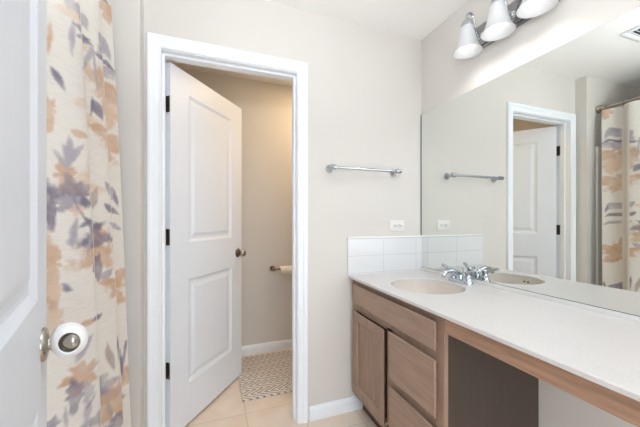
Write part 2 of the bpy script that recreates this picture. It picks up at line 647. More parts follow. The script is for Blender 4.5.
KC = door2_pt(KX, -0.041, KZ)
cv = empty('doorknob_cover', KC, 0, label='white plastic child-safety cover with an oval hole on the entry door knob', cat='doorknob cover')
view = Vector((0, 0, 1.2012)) - KC
view.z = 0.045
view.normalize()
nrm = Vector((E_DIR.y, -E_DIR.x, 0))


def hole_shell():
    """lathe round the hole axis: a thick ball with a round opening at both poles, flared lips"""
    prof = []
    R = 0.0335
    open_a = math.radians(37)
    for i in range(25):
        t = open_a + (PI - 2 * open_a) * i / 24
        prof.append((R * math.sin(t), R * math.cos(t)))
    Ri = 0.0305
    for i in range(25):
        t = PI - open_a - (PI - 2 * open_a) * i / 24
        prof.append((Ri * math.sin(t) * 0.99, Ri * math.cos(t)))
    bm = open_lathe(bmesh.new(), prof, (0, 0, 0), (0, 0, 1), 48)
    for v in bm.verts:
        v.co.x *= 0.92
        v.co.y *= 1.05
    zx = view
    xx = Vector((0, 0, 1)).cross(zx).normalized()
    xx = (xx + Vector((0, 0, 0.25))).normalized()
    xx = (xx - zx * xx.dot(zx)).normalized()
    yy = zx.cross(xx)
    R3 = Matrix((xx, yy, zx)).transposed()
    for v in bm.verts:
        v.co = R3 @ v.co
    return bm


obj('cover_shell', hole_shell(), M['plastic'], cv, 50)

# ------------------------------------------------------------------ tub alcove
tub = empty('bathtub', (-0.85, 0.85, 0), 0, label='white bathtub behind the floral shower curtain', cat='bathtub')
bm = bmesh.new()
ox0, ox1, oy0, oy1 = XL + 0.03 + 0.85, -0.475 + 0.85, 0.10 - 0.85, 1.57 - 0.85


def rrect(x0, x1, y0, y1, r, z, bm, n=6):
    vs = []
    for cx, cy, a0 in ((x1 - r, y1 - r, 0), (x0 + r, y1 - r, 90), (x0 + r, y0 + r, 180), (x1 - r, y0 + r, 270)):
        for i in range(n + 1):
            a = math.radians(a0 + 90 * i / n)
            vs.append(bm.verts.new((cx + r * math.cos(a), cy + r * math.sin(a), z)))
    return vs


rg = [rrect(ox0, ox1, oy0, oy1, 0.01, 0.0, bm), rrect(ox0, ox1, oy0, oy1, 0.01, 0.36, bm), rrect(ox0 + 0.01, ox1 - 0.01, oy0 + 0.01, oy1 - 0.01, 0.015, 0.38, bm),
      rrect(ox0 + 0.07, ox1 - 0.07, oy0 + 0.08, oy1 - 0.10, 0.08, 0.38, bm), rrect(ox0 + 0.085, ox1 - 0.085, oy0 + 0.10, oy1 - 0.12, 0.08, 0.36, bm),
      rrect(ox0 + 0.13, ox1 - 0.13, oy0 + 0.20, oy1 - 0.22, 0.10, 0.09, bm), rrect(ox0 + 0.18, ox1 - 0.18, oy0 + 0.25, oy1 - 0.28, 0.10, 0.07, bm)]
for a, b in zip(rg, rg[1:]):
    for i in range(len(a)):
        j = (i + 1) % len(a)
        bm.faces.new((a[i], a[j], b[j], b[i]))
bm.faces.new(rg[-1])
obj('tub_shell', bm, M['porcelain'], tub, 40)
sur = empty('tub_surround', (-0.85, 1.59, 0.382), 0, label='white glossy tub surround panel beside the floral curtain edge', cat='shower surround')
obj('end_panel', B(-0.38, 0.355, -0.012, -0.001, 0, 1.45, 0.004), M['porcelain'], sur)
obj('panel_edge', B(0.345, 0.417, -0.020, -0.001, -0.38, 1.452, 0.006, 3), M['porcelain'], sur, 40)

# rod on the alcove walls
RX, RZ = -0.468, 2.163
rod = empty('shower_rod', (RX, 0.85, RZ), 0, label='brushed nickel shower rod above the floral curtain', cat='curtain rod')
obj('rod_tube', lathe(bmesh.new(), [(0.0125, 0.075 - 0.85), (0.0125, 1.595 - 0.85)], (0, 0, 0), (0, 1, 0), 24), M['nickel'], rod, 40)
for y, s in ((1.589, -1), (0.081, 1)):
    obj('rod_flange', lathe(bmesh.new(), [(0.034, 0), (0.034, 0.006), (0.031, 0.020), (0.022, 0.040), (0.016, 0.050), (0.0135, 0.052)], (0, y - 0.85, 0), (0, s, 0), 28), M['nickel'], rod, 40)

# print motifs on the cloth: (colour, y, z, ...) in metres
LEAVES= [('o',[(1.043,1.756),(1.04,1.743),(1.036,1.724),(1.034,1.704),(1.034,1.686),(1.034,1.671),(1.035,1.659),(1.039,1.673),(1.043,1.691),(1.046,1.712),(1.047,1.732),(1.046,1.747),(1.043,1.757)]),
 ('l',[(1.092,1.801),(1.086,1.784),(1.08,1.759),(1.077,1.736),(1.078,1.715),(1.081,1.698),(1.083,1.685),(1.086,1.701),(1.091,1.723),(1.095,1.748),(1.098,1.772),(1.096,1.791),(1.094,1.802)]),
 ('l',[(1.117,1.846),(1.116,1.836),(1.117,1.824),(1.126,1.818),(1.268,1.885),(1.276,1.88),(1.282,1.876),(1.283,1.889),(1.285,1.905),(1.283,1.919),(1.277,1.928),(1.266,1.929),(1.119,1.848)]),
 ('d',[(1.098,1.76),(1.103,1.758),(1.111,1.757),(1.262,1.83),(1.272,1.836),(1.282,1.844),(1.29,1.85),(1.284,1.85),(1.276,1.85),(1.267,1.849),(1.12,1.775),(1.106,1.767),(1.099,1.761)]),
 ('l',[(1.296,1.836),(1.286,1.821),(1.275,1.799),(1.267,1.776),(1.261,1.754),(1.116,1.676),(1.111,1.662),(1.263,1.736),(1.274,1.755),(1.286,1.779),(1.294,1.802),(1.297,1.823),(1.297,1.836)]),
 ('d',[(1.089,1.788),(1.126,1.778),(1.295,1.831),(1.297,1.834),(1.264,1.853),(1.091,1.793)]),
 ('l',[(1.322,1.9),(1.323,1.885),(1.327,1.865),(1.346,1.853),(1.49,1.9),(1.5,1.886),(1.509,1.876),(1.509,1.896),(1.509,1.921),(1.505,1.947),(1.496,1.966),(1.481,1.975),(1.325,1.902)]),
 ('d',[(1.298,1.812),(1.305,1.805),(1.319,1.798),(1.479,1.856),(1.495,1.851),(1.511,1.848),(1.523,1.845),(1.515,1.855),(1.505,1.867),(1.492,1.878),(1.342,1.822),(1.313,1.816),(1.299,1.813)]),
 ('l',[(1.291,1.814),(1.293,1.743),(1.3,1.675),(1.307,1.679),(1.303,1.75),(1.299,1.82)]),
 ('d',[(1.037,1.629),(1.038,1.62),(1.04,1.607),(1.045,1.596),(1.052,1.587),(1.057,1.579),(1.062,1.574),(1.062,1.585),(1.06,1.599),(1.057,1.614),(1.052,1.624),(1.044,1.629),(1.038,1.631)]),
 ('d',[(1.275,1.631),(1.275,1.618),(1.276,1.602),(1.283,1.589),(1.294,1.58),(1.306,1.573),(1.317,1.568),(1.319,1.583),(1.32,1.601),(1.316,1.619),(1.305,1.629),(1.289,1.632),(1.277,1.632)]),
 ('d',[(1.28,1.644),(1.277,1.634),(1.273,1.62),(1.272,1.605),(1.272,1.591),(1.272,1.579),(1.272,1.569),(1.276,1.58),(1.28,1.594),(1.284,1.609),(1.285,1.624),(1.283,1.636),(1.28,1.644)]),
 ('o',[(1.068,1.463),(1.071,1.455),(1.076,1.446),(1.084,1.443),(1.096,1.445),(1.112,1.451),(1.264,1.489),(1.121,1.461),(1.105,1.465),(1.094,1.469),(1.084,1.47),(1.075,1.467),(1.069,1.464)]),
 ('o',[(1.267,1.538),(1.272,1.532),(1.28,1.525),(1.292,1.523),(1.307,1.524),(1.326,1.528),(1.475,1.564),(1.336,1.539),(1.321,1.546),(1.306,1.551),(1.292,1.552),(1.278,1.546),(1.268,1.54)]),
 ('l',[(1.058,1.347),(1.064,1.36),(1.072,1.379),(1.074,1.4),(1.072,1.419),(1.068,1.435),(1.064,1.447),(1.06,1.433),(1.055,1.415),(1.052,1.394),(1.05,1.375),(1.053,1.358),(1.057,1.346)]),
 ('l',[(1.056,1.363),(1.063,1.368),(1.072,1.376),(1.08,1.389),(1.088,1.404),(1.095,1.418),(1.102,1.429),(1.09,1.423),(1.078,1.415),(1.068,1.404),(1.061,1.391),(1.057,1.375),(1.056,1.364)]),
 ('l',[(1.06,1.368),(1.063,1.377),(1.064,1.389),(1.063,1.4),(1.059,1.409),(1.054,1.415),(1.05,1.419),(1.049,1.411),(1.049,1.401),(1.05,1.389),(1.052,1.379),(1.056,1.372),(1.06,1.367)]),
 ('l',[(1.034,1.394),(1.035,1.386),(1.038,1.375),(1.042,1.364),(1.047,1.354),(1.052,1.346),(1.055,1.34),(1.054,1.35),(1.053,1.362),(1.05,1.374),(1.046,1.385),(1.04,1.391),(1.035,1.395)]),
 ('l',[(1.305,1.342),(1.306,1.328),(1.31,1.309),(1.323,1.291),(1.472,1.281),(1.483,1.265),(1.491,1.253),(1.491,1.27),(1.49,1.293),(1.486,1.317),(1.477,1.337),(1.324,1.337),(1.307,1.343)]),
 ('t',[(1.259,1.236),(1.266,1.246),(1.273,1.26),(1.276,1.277),(1.277,1.294),(1.276,1.309),(1.276,1.32),(1.268,1.31),(1.26,1.296),(1.109,1.271),(1.105,1.256),(1.112,1.242),(1.258,1.237)]),
 ('d',[(1.019,1.314),(1.018,1.303),(1.017,1.288),(1.018,1.273),(1.022,1.259),(1.026,1.247),(1.029,1.237),(1.029,1.248),(1.028,1.262),(1.028,1.278),(1.026,1.293),(1.022,1.306),(1.02,1.314)]),
 ('d',[(1.492,1.257),(1.493,1.266),(1.492,1.28),(1.49,1.293),(1.485,1.306),(1.48,1.316),(1.477,1.324),(1.476,1.314),(1.476,1.302),(1.476,1.287),(1.48,1.274),(1.486,1.264),(1.491,1.257)]),
 ('l',[(1.066,1.207),(1.06,1.196),(1.054,1.179),(1.051,1.159),(1.051,1.139),(1.053,1.122),(1.054,1.108),(1.057,1.12),(1.062,1.136),(1.066,1.156),(1.068,1.176),(1.068,1.194),(1.067,1.207)]),
 ('d',[(1.071,1.177),(1.075,1.177),(1.082,1.178),(1.089,1.181),(1.098,1.186),(1.108,1.191),(1.257,1.194),(1.105,1.195),(1.094,1.195),(1.085,1.194),(1.078,1.19),(1.073,1.183),(1.07,1.178)]),
 ('l',[(1.108,1.161),(1.1,1.152),(1.093,1.138),(1.089,1.123),(1.085,1.107),(1.083,1.093),(1.082,1.083),(1.086,1.092),(1.093,1.104),(1.1,1.119),(1.106,1.135),(1.109,1.15),(1.109,1.161)]),
 ('d',[(1.259,0.977),(1.265,0.988),(1.272,1.006),(1.274,1.027),(1.272,1.049),(1.27,1.068),(1.268,1.083),(1.26,1.07),(1.113,1.07),(1.1,1.053),(1.1,1.035),(1.251,0.992),(1.257,0.977)]),
 ('l',[(1.265,0.985),(1.273,0.983),(1.284,0.982),(1.295,0.987),(1.304,0.996),(1.31,1.007),(1.315,1.016),(1.303,1.015),(1.291,1.014),(1.28,1.01),(1.272,1.004),(1.267,0.994),(1.264,0.987)]),
 ('o',[(1.258,0.969),(1.264,0.965),(1.275,0.96),(1.286,0.96),(1.3,0.963),(1.314,0.966),(1.464,0.944),(1.312,0.975),(1.297,0.982),(1.283,0.987),(1.272,0.985),(1.263,0.978),(1.258,0.971)]),
 ('d',[(1.295,1.26),(1.297,1.25),(1.303,1.237),(1.315,1.227),(1.47,1.224),(1.483,1.22),(1.493,1.218),(1.488,1.227),(1.481,1.239),(1.472,1.251),(1.325,1.255),(1.306,1.259),(1.296,1.261)]),
 ('l',[(1.311,1.189),(1.314,1.181),(1.323,1.171),(1.469,1.159),(1.48,1.155),(1.492,1.154),(1.501,1.153),(1.496,1.16),(1.489,1.169),(1.481,1.179),(1.472,1.186),(1.325,1.19),(1.312,1.19)]),
 ('d',[(1.032,1.017),(1.033,1.01),(1.034,1.002),(1.037,0.996),(1.041,0.993),(1.046,0.993),(1.05,0.993),(1.048,0.998),(1.046,1.004),(1.044,1.011),(1.04,1.016),(1.036,1.018),(1.033,1.018)]),
 ('d',[(1.062,1.262),(1.079,1.207),(1.11,1.15),(1.255,1.145),(1.083,1.21),(1.064,1.264)]),
 ('o',[(1.06,0.888),(1.065,0.884),(1.073,0.879),(1.081,0.879),(1.09,0.883),(1.099,0.887),(1.248,0.852),(1.097,0.894),(1.086,0.897),(1.076,0.899),(1.069,0.898),(1.063,0.893),(1.06,0.889)]),
 ('d',[(1.091,0.891),(1.098,0.888),(1.249,0.845),(1.254,0.847),(1.258,0.852),(1.261,0.859),(1.263,0.864),(1.259,0.864),(1.253,0.864),(1.107,0.9),(1.097,0.899),(1.093,0.895),(1.09,0.891)]),
 ('l',[(1.048,0.783),(1.054,0.786),(1.063,0.794),(1.071,0.806),(1.078,0.822),(1.084,0.837),(1.088,0.849),(1.077,0.846),(1.066,0.84),(1.056,0.831),(1.05,0.816),(1.047,0.798),(1.047,0.785)]),
 ('t',[(1.286,0.643),(1.29,0.655),(1.291,0.674),(1.288,0.697),(1.281,0.721),(1.275,0.74),(1.27,0.755),(1.268,0.742),(1.264,0.724),(1.263,0.703),(1.267,0.681),(1.276,0.659),(1.285,0.643)]),
 ('d',[(1.31,0.759),(1.307,0.74),(1.305,0.709),(1.308,0.673),(1.319,0.634),(1.464,0.538),(1.468,0.511),(1.468,0.536),(1.467,0.57),(1.466,0.61),(1.463,0.65),(1.319,0.735),(1.311,0.759)]),
 ('d',[(1.482,0.681),(1.469,0.618),(1.315,0.62),(1.463,0.552),(1.479,0.611),(1.491,0.675)]),
 ('l',[(1.071,0.66),(1.065,0.655),(1.059,0.645),(1.056,0.631),(1.056,0.613),(1.057,0.596),(1.058,0.583),(1.061,0.591),(1.065,0.602),(1.07,0.616),(1.073,0.631),(1.073,0.647),(1.071,0.66)]),
 ('d',[(1.028,0.672),(1.027,0.665),(1.026,0.654),(1.026,0.641),(1.026,0.627),(1.027,0.615),(1.028,0.606),(1.029,0.614),(1.03,0.624),(1.031,0.636),(1.031,0.65),(1.029,0.662),(1.028,0.671)]),
 ('d',[(1.063,0.632),(1.073,0.645),(1.085,0.658),(1.083,0.662),(1.07,0.651),(1.061,0.636)]),
 ('t',[(1.268,0.477),(1.27,0.485),(1.271,0.498),(1.27,0.514),(1.266,0.531),(1.263,0.545),(1.261,0.556),(1.259,0.548),(1.256,0.536),(1.255,0.522),(1.257,0.506),(1.262,0.49),(1.267,0.478)])]
BLOOMS= [('l',1.096,1.851,0.026,0.02),('p',1.171,1.823,0.094,0.025),('o',1.52,2.105,0.035,0.045),('o',1.402,1.701,0.122,0.094),('l',1.421,1.817,0.097,0.037),('o',1.029,1.509,0.012,0.056),('p',1.192,1.57,0.087,0.04),('p',1.422,1.658,0.101,0.061),('o',1.409,1.5,0.106,0.067),('o',1.052,1.325,0.016,0.041),('p',1.164,1.313,0.101,0.043),('d',1.067,1.273,0.037,0.043),('d',1.021,1.251,0.012,0.058),('o',1.019,1.077,0.013,0.105),('l',1.057,1.251,0.022,0.017),('o',1.2,1.097,0.112,0.072),('d',1.205,1.147,0.107,0.043),('o',1.402,0.929,0.092,0.088),('p',1.017,0.917,0.015,0.038),('o',1.061,0.737,0.029,0.038),('d',1.046,0.693,0.012,0.041),('l',1.069,0.681,0.015,0.026),('d',1.197,0.588,0.109,0.046),('o',1.275,0.528,0.195,0.053),('d',1.005,0.641,0.012,0.019),('d',1.358,0.454,0.107,0.035),('p',1.07,1.226,0.015,0.016),('p',1.021,1.002,0.012,0.025)]


# the curtain: a pleated cloth, print stored per vertex
CY0, CY1, CZ0, CZ1 = 0.22, 1.532, 0.065, 2.135
NY, NZ = 430, 480


def smooth01(a, b, x):
    t = np.clip((x - a) / (b - a), 0, 1)
    return t * t * (3 - 2 * t)


yy, zz = np.meshgrid(np.linspace(0, 1, NY), np.linspace(CZ0, CZ1, NZ), indexing='ij')
kd = 1 - (zz - CZ0) / (CZ1 - CZ0)             # 0 at the rod, 1 at the hem
y_right = CY1 - 0.055 * kd
Y = CY0 + (y_right - CY0) * yy
free = smooth01(0.86, 1.12, Y)
centre = RX + 0.022 + (0.012 + 0.096 * kd ** 0.9) * free
amp = (0.029 + 0.010 * kd) * (0.42 + 0.58 * free)
phi = np.mod((1.352 - (Y + 0.055 * kd * yy)) / 0.222, 1.0)       # 0 on a crest, rising towards the near end
X = centre + amp * np.where(phi < 0.66, np.cos(PI * phi / 0.66), -np.cos(PI * (phi - 0.66) / 0.34)) + 0.004 * np.sin(17 * Y + 4 * kd)
face = np.clip((0.70 - phi) / 0.05, 0, 1) * np.clip(phi / 0.02 + 0.2, 0, 1)   # the broad flank of every pleat carries the big motifs
Ys = Y

PAL = {'o': srgb(206, 169, 138), 'p': srgb(225, 200, 178), 'l': srgb(176, 168, 178), 'd': srgb(134, 125, 142), 't': srgb(176, 160, 150)}
col = np.empty((NY, NZ, 3))
col[:] = np.array(srgb(233, 227, 219)[:3])
rs = np.random.RandomState(7)


def fbm(a, b, f):
    v = 0
    for k in range(4):
        p = rs.uniform(0, 6.28, 4)
        v = v + (np.sin(a * f * (1.0 + 0.3 * k) * 1.9 ** k + p[0] + 1.7 * np.sin(b * f * 0.8 * 1.7 ** k + p[1])) * np.cos(b * f * 1.9 ** k + p[2] + 1.3 * np.sin(a * f * 1.1 * 1.6 ** k + p[3]))) * 0.6 ** k
    return v


N1 = fbm(Y, zz, 28)
N2 = fbm(Y, zz, 60)
N3 = fbm(Y, zz, 14)


def paint(c, m, lo=0.55, hi=0.95):
    global col
    strength = m * face * np.clip(0.5 * (lo + hi) + 0.5 * (hi - lo) * N1 * 0.8, 0, 1)
    col = col * (1 - strength[..., None]) + np.array(PAL[c][:3]) * strength[..., None]


for shift_y, shift_z in ((0, 0), (-0.60, 0.0), (0.0, -2.0), (-0.60, -2.0)):
    for c, y0, z0, ry, rz in BLOOMS:
        q = np.sqrt(((Y - y0 - shift_y) / (ry * 1.25)) ** 2 + ((zz - z0 - shift_z) / (rz * 1.2)) ** 2)
        ang = np.arctan2(zz - z0 - shift_z, Y - y0 - shift_y)
        edge = 1 + 0.20 * np.sin(5 * ang + y0 * 40) + 0.10 * np.sin(11 * ang + z0 * 30) + 0.12 * N2
        paint(c, np.clip((edge - q) / 0.25, 0, 1), 0.55 if c in 'op' else 0.45, 1.0)
    for c, poly in LEAVES:
        py, pz = [p[0] + shift_y for p in poly], [p[1] + shift_z for p in poly]
        sel = (Y > min(py) - 0.02) & (Y < max(py) + 0.02) & (zz > min(pz) - 0.02) & (zz < max(pz) + 0.02)
        if not sel.any(): continue
        a, bz = Y[sel] + 0.0015 * N2[sel], zz[sel] + 0.0015 * N1[sel]
        inside = np.zeros(a.shape, bool)
        dist = np.full(a.shape, 9.0)
        for k in range(len(poly)):
            x1, y1, x2, y2 = py[k - 1], pz[k - 1], py[k], pz[k]
            if abs(y2 - y1) > 1e-9:
                inside ^= ((y1 > bz) != (y2 > bz)) & (a < (x2 - x1) * (bz - y1) / (y2 - y1) + x1)
            t = np.clip(((a - x1) * (x2 - x1) + (bz - y1) * (y2 - y1)) / max((x2 - x1) ** 2 + (y2 - y1) ** 2, 1e-9), 0, 1)
            dist = np.minimum(dist, np.hypot(a - x1 - t * (x2 - x1), bz - y1 - t * (y2 - y1)))
        m = np.zeros(Y.shape)
        m[sel] = np.clip(0.5 + np.where(inside, dist, -dist) / 0.006, 0, 1)
        paint(c, m, 0.66, 1.0)

rings_y = [1.525, 1.414, 1.303, 1.192, 1.081, 0.970, 0.859, 0.748, 0.637, 0.526, 0.415, 0.304]
cur = empty('shower_curtain', (RX, 0.85, CZ0), 0, label='off-white linen shower curtain printed with peach and grey-purple leaves', cat='shower curtain')
me = bpy.data.meshes.new('curtain_cloth')
co = np.stack([X - RX, Ys - 0.85, zz - CZ0], -1).reshape(-1, 3)
idx = np.arange(NY * NZ).reshape(NY, NZ)
f = np.stack([idx[:-1, :-1], idx[1:, :-1], idx[1:, 1:], idx[:-1, 1:]], -1).reshape(-1, 4)
me.vertices.add(len(co))
me.vertices.foreach_set('co', co.ravel().astype(np.float32))
me.loops.add(f.size)
me.loops.foreach_set('vertex_index', f.ravel().astype(np.int32))
me.polygons.add(len(f))
me.polygons.foreach_set('loop_start', (np.arange(len(f)) * 4).astype(np.int32))
me.polygons.foreach_set('loop_total', np.full(len(f), 4, np.int32))
me.update(calc_edges=True)
me.validate()
at = me.color_attributes.new('print', 'FLOAT_COLOR', 'POINT')
at.data.foreach_set('color', np.concatenate([col.reshape(-1, 3), np.ones((len(co), 1))], 1).ravel().astype(np.float32))
me.materials.append(M['curtain'])
me.shade_smooth()
cloth = bpy.data.objects.new('curtain_cloth', me)
COL.objects.link(cloth)
cloth.parent = cur
for y in rings_y:
    bm = bmesh.new()
    pts = [(0.0185 * math.sin(t), 0.003 * math.sin(2 * t), RZ - CZ0 + 0.0185 * math.cos(t) - 0.004) for t in np.linspace(0, 2 * PI, 20)]
    tube(bm, [(p[0], y - 0.85 + p[1], p[2]) for p in pts], 0.0016, 8)
    tube(bm, spline([(0.004, y - 0.85, RZ - CZ0 - 0.021), (0.012, y - 0.85, RZ - CZ0 - 0.032), (0.014, y - 0.85, RZ - CZ0 - 0.042), (0.006, y - 0.85, RZ - CZ0 - 0.046)], 5), 0.0016, 8)
    obj('curtain_hook', bm, M['bronze'], cur, 60)

# ------------------------------------------------------------------ vanity
XF, XD = 0.836, 0.814                          # face frame, door faces
CY = 0.893                                     # right end of the cabinet
van = empty('vanity_cabinet', (0, 0, 0), 0, label='brown stained maple vanity cabinet with two drawers and one door under the sink', cat='cabinet')
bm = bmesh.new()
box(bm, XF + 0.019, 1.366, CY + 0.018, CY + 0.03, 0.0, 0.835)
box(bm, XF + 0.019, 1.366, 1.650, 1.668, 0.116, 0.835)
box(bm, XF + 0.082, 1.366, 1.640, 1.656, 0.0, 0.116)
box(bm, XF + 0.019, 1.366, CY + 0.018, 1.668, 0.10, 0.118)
obj('carcass', bm, M['wood_shaded'], van)
bm = bmesh.new()
for r in ((1.618, 1.672, .115, 0.8355), (CY, CY + 0.040, .115, 0.8355), (1.235, 1.285, .115, .655), (CY + 0.04, 1.618, .795, 0.8355), (CY + 0.04, 1.618, .640, .680), (CY + 0.04, 1.618, .115, .165), (CY + 0.04, 1.235, .372, .420)):
    box(bm, XF, XF + 0.019, r[0], r[1], r[2], r[3])
obj('face_frame', bm, M['wood'], van)
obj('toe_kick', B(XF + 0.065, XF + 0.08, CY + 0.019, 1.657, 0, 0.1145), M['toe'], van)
obj('side_panel', B(XF + 0.019, 1.367, CY + 0.001, CY + 0.018, 0.0, 0.8355), M['wood_shaded'], van)


def slab_front(name, y0, y1, z0, z1, m):
    bm = bmesh.new()
    prev = None
    for ins, x in ((0.013, XF), (0.001, XD + 0.006), (0, XD + 0.004), (0.005, XD)):
        q = [bm.verts.new((x, a, b)) for a, b in ((y0 + ins, z0 + ins), (y1 - ins, z0 + ins), (y1 - ins, z1 - ins), (y0 + ins, z1 - ins))]
        if prev:
            for i in range(4):
                j = (i + 1) % 4
                bm.faces.new((prev[i], prev[j], q[j], q[i]))
        else:
            bm.faces.new(q)
        prev = q
    bm.faces.new(prev)
    return obj(name, bm, m, van)


def panel_front(name, y0, y1, z0, z1, m):
    bm = bmesh.new()
    prev = None
    for ins, x in ((0.013, XF), (0.001, XD + 0.006), (0, XD + 0.004), (0.004, XD), (0.050, XD), (0.053, XD + 0.003), (0.0555, XD + 0.0125), (0.066, XD + 0.0145)):
        q = [bm.verts.new((x, a, b)) for a, b in ((y0 + ins, z0 + ins), (y1 - ins, z0 + ins), (y1 - ins, z1 - ins), (y0 + ins, z1 - ins))]
        if prev:
            for i in range(4):
                j = (i + 1) % 4
                bm.faces.new((prev[i], prev[j], q[j], q[i]))
        else:
            bm.faces.new(q)
        prev = q
    bm.faces.new(prev)
    return obj(name, bm, m, van)


tag(panel_front('cabinet_door', 1.285, 1.632, 0.155, 0.643, M['wood']), label='recessed panel cabinet door')
tag(slab_front('false_front', 0.918, 1.628, 0.686, 0.803, M['wood_h']), label='long false drawer front under the sink')
tag(slab_front('drawer', 0.918, 1.240, 0.424, 0.652, M['wood_h']), label='upper drawer')
tag(slab_front('drawer', 0.918, 1.240, 0.152, 0.386, M['wood_h']), label='lower drawer')
obj('apron_rail', B(XF, XF + 0.019, 0.10, CY - 0.0005, 0.766, 0.8355, 0.0015), M['wood_apron'], van)

# countertop with an oval cut-out
SX, SY, SA, SB = 1.07, 1.27, 0.178, 0.188
ctop = empty('countertop', (0, 0, 0), 0, label='long white speckled vanity countertop with an oval sink cut-out', cat='countertop')
bm = bmesh.new()
X0, X1, Y0, Y1 = 0.803, W - 0.001, 0.10, D - 0.001
NS = 96
angs = [2 * PI * i / NS for i in range(NS)]
for cxx, cyy in ((X0, Y0), (X0, Y1), (X1, Y0), (X1, Y1)):
    angs.append(math.atan2((cyy - SY) / SB, (cxx - SX) / SA) % (2 * PI))
angs = sorted(set(round(a, 6) for a in angs))


def edge_pt(a, ins=0.0):
    dx, dy = SA * math.cos(a), SB * math.sin(a)
    k = 1e9
    if dx > 1e-9: k = min(k, (X1 - SX) / dx)
    if dx < -1e-9: k = min(k, (X0 - SX) / dx)
    if dy > 1e-9: k = min(k, (Y1 - SY) / dy)
    if dy < -1e-9: k = min(k, (Y0 - SY) / dy)
    px, py = SX + k * dx, SY + k * dy
    return (min(max(px, X0 + ins), X1), min(max(py, Y0), Y1))


def ell(a, g, z): return bm.verts.new((SX + (SA + g) * math.cos(a), SY + (SB + g) * math.sin(a), z))


R = [[bm.verts.new((*edge_pt(a), CT - 0.015)) for a in angs], [bm.verts.new((*edge_pt(a), CT - 0.003)) for a in angs],
     [bm.verts.new((*edge_pt(a, 0.003), CT)) for a in angs], [ell(a, 0.004, CT) for a in angs], [ell(a, 0.0, CT - 0.003) for a in angs], [ell(a, 0.0, CT - 0.015) for a in angs]]
n = len(angs)
for a, b in zip(R, R[1:] + R[:1]):
    for i in range(n):
        j = (i + 1) % n
        bm.faces.new((a[i], a[j], b[j], b[i]))
obj('counter_slab', bm, M['counter'], ctop)

snk = empty('sink', (SX, SY, CT - 0.015), 0, label='oval cream undermount sink set into the white countertop', cat='sink')
bm = bmesh.new()
prof = [(0.012, -0.0005), (-0.001, -0.0005), (-0.003, -0.030), (-0.009, -0.065), (-0.022, -0.095), (-0.050, -0.120), (-0.095, -0.136), (-0.135, -0.142), (-0.158, -0.144)]
prof2 = [(-0.158, -0.152), (-0.130, -0.150), (-0.090, -0.144), (-0.044, -0.128), (-0.014, -0.100), (-0.001, -0.066), (0.005, -0.030), (0.012, -0.010)]
R = [[bm.verts.new(((SA + g) * math.cos(2 * PI * i / 64), (SB + g) * math.sin(2 * PI * i / 64), z)) for i in range(64)] for g, z in prof + prof2]
for a, b in zip(R, R[1:] + R[:1]):
    for i in range(64):
        j = (i + 1) % 64
        bm.faces.new((a[i], a[j], b[j], b[i]))
obj('sink_bowl', bm, M['sink'], snk, 60)
obj('drain', lathe(bmesh.new(), [(0.019, -0.152), (0.026, -0.1425), (0.022, -0.1405), (0.015, -0.142), (0.012, -0.139), (0, -0.138)], (0, 0, 0), (0, 0, 1), 32), M['chrome'], snk, 40)
for dy in (-0.012, 0.012):
    ax = Vector((1, 0, 0.08))
    obj('overflow_hole', lathe(bmesh.new(), [(0.0055, 0.0), (0.0055, 0.0035), (0, 0.0035)], (-SA + 0.0005, dy, -0.024), ax, 16), M['slot'], snk)

# backsplash of two rows of white tile with a bullnose cap, on the back wall
bs = empty('backsplash', (0.800, D, 0), 0, label='low white tile backsplash on the back wall above the sink end', cat='backsplash')
b1 = obj('tile_field', B(0.0, W - 0.802, -0.011, -0.0005, CT + 0.0003, 1.076), M['splash'], bs)
b1.data.transform(Matrix.Translation((0.800, 0, 0)))
b1.location.x = -0.800
obj('bullnose_cap', B(-0.003, W - 0.802, -0.014, -0.0005, 1.0762, 1.088, 0.004, 3), M['porcelain'], bs, 40)

# frameless mirror sitting in a thin channel
mir = empty('wall_mirror', (W, 0.9, 0.872), 0, label='large frameless wall mirror above the vanity countertop', cat='mirror')
MY0, MY1, MZ1 = 0.12 - 0.9, D - 0.006 - 0.9, 1.921 - 0.872
bm = bmesh.new()
box(bm, -0.006, -0.0005, MY0, MY1, 0.0, MZ1)
obj('mirror_glass', bm, M['mirror'], mir)
obj('bottom_channel', B(-0.008, -0.0005, MY0, MY1, -0.0208, -0.0022, 0.001), M['mirror_edge'], mir)
obj('cut_edge', B(-0.0075, -0.0005, MY0, MY1, -0.002, 0.0), M['dark_edge'], mir)
obj('side_channel', B(-0.009, -0.0005, MY1 + 0.0003, MY1 + 0.0032, -0.008, MZ1), M['dark_edge'], mir)

# faucet: 4 inch centre-set
FX, FY = 1.300, 1.268
fau = empty('faucet', (FX, FY, CT), 0, label='chrome two-handle faucet behind the oval sink', cat='faucet')
bm = bmesh.new()
for z, g in ((0.0003, 0), (0.010, 0), (0.016, -0.004), (0.018, -0.010)):
    pass
prev = None
for z, g in ((0.0003, 0), (0.011, 0), (0.017, -0.004), (0.019, -0.010)):
    q = rrect(-0.027 - g, 0.027 + g, -0.078 - g, 0.078 + g, 0.0255 + g, z, bm, 8)
    if prev:
        for i in range(len(q)):
            j = (i + 1) % len(q)
            bm.faces.new((prev[i], prev[j], q[j], q[i]))
    else:
        bm.faces.new(q)
    prev = q
bm.faces.new(prev)
obj('base_plate', bm, M['chrome'], fau, 40)
bm = bmesh.new()
lathe(bm, [(0.021, 0.018), (0.019, 0.034), (0.016, 0.048), (0.012, 0.056), (0, 0.058)], (0, 0, 0), (0, 0, 1), 28)
tube(bm, spline([(0.004, 0, 0.036), (-0.020, 0, 0.056), (-0.060, 0, 0.068), (-0.100, 0, 0.062), (-0.116, 0, 0.052), (-0.120, 0, 0.044)], 6), [0.015] * 6 + [0.0135] * 8 + [0.012] * 11 + [0.0105] * 6, 18, 0.85)
obj('spout', bm, M['chrome'], fau, 50)
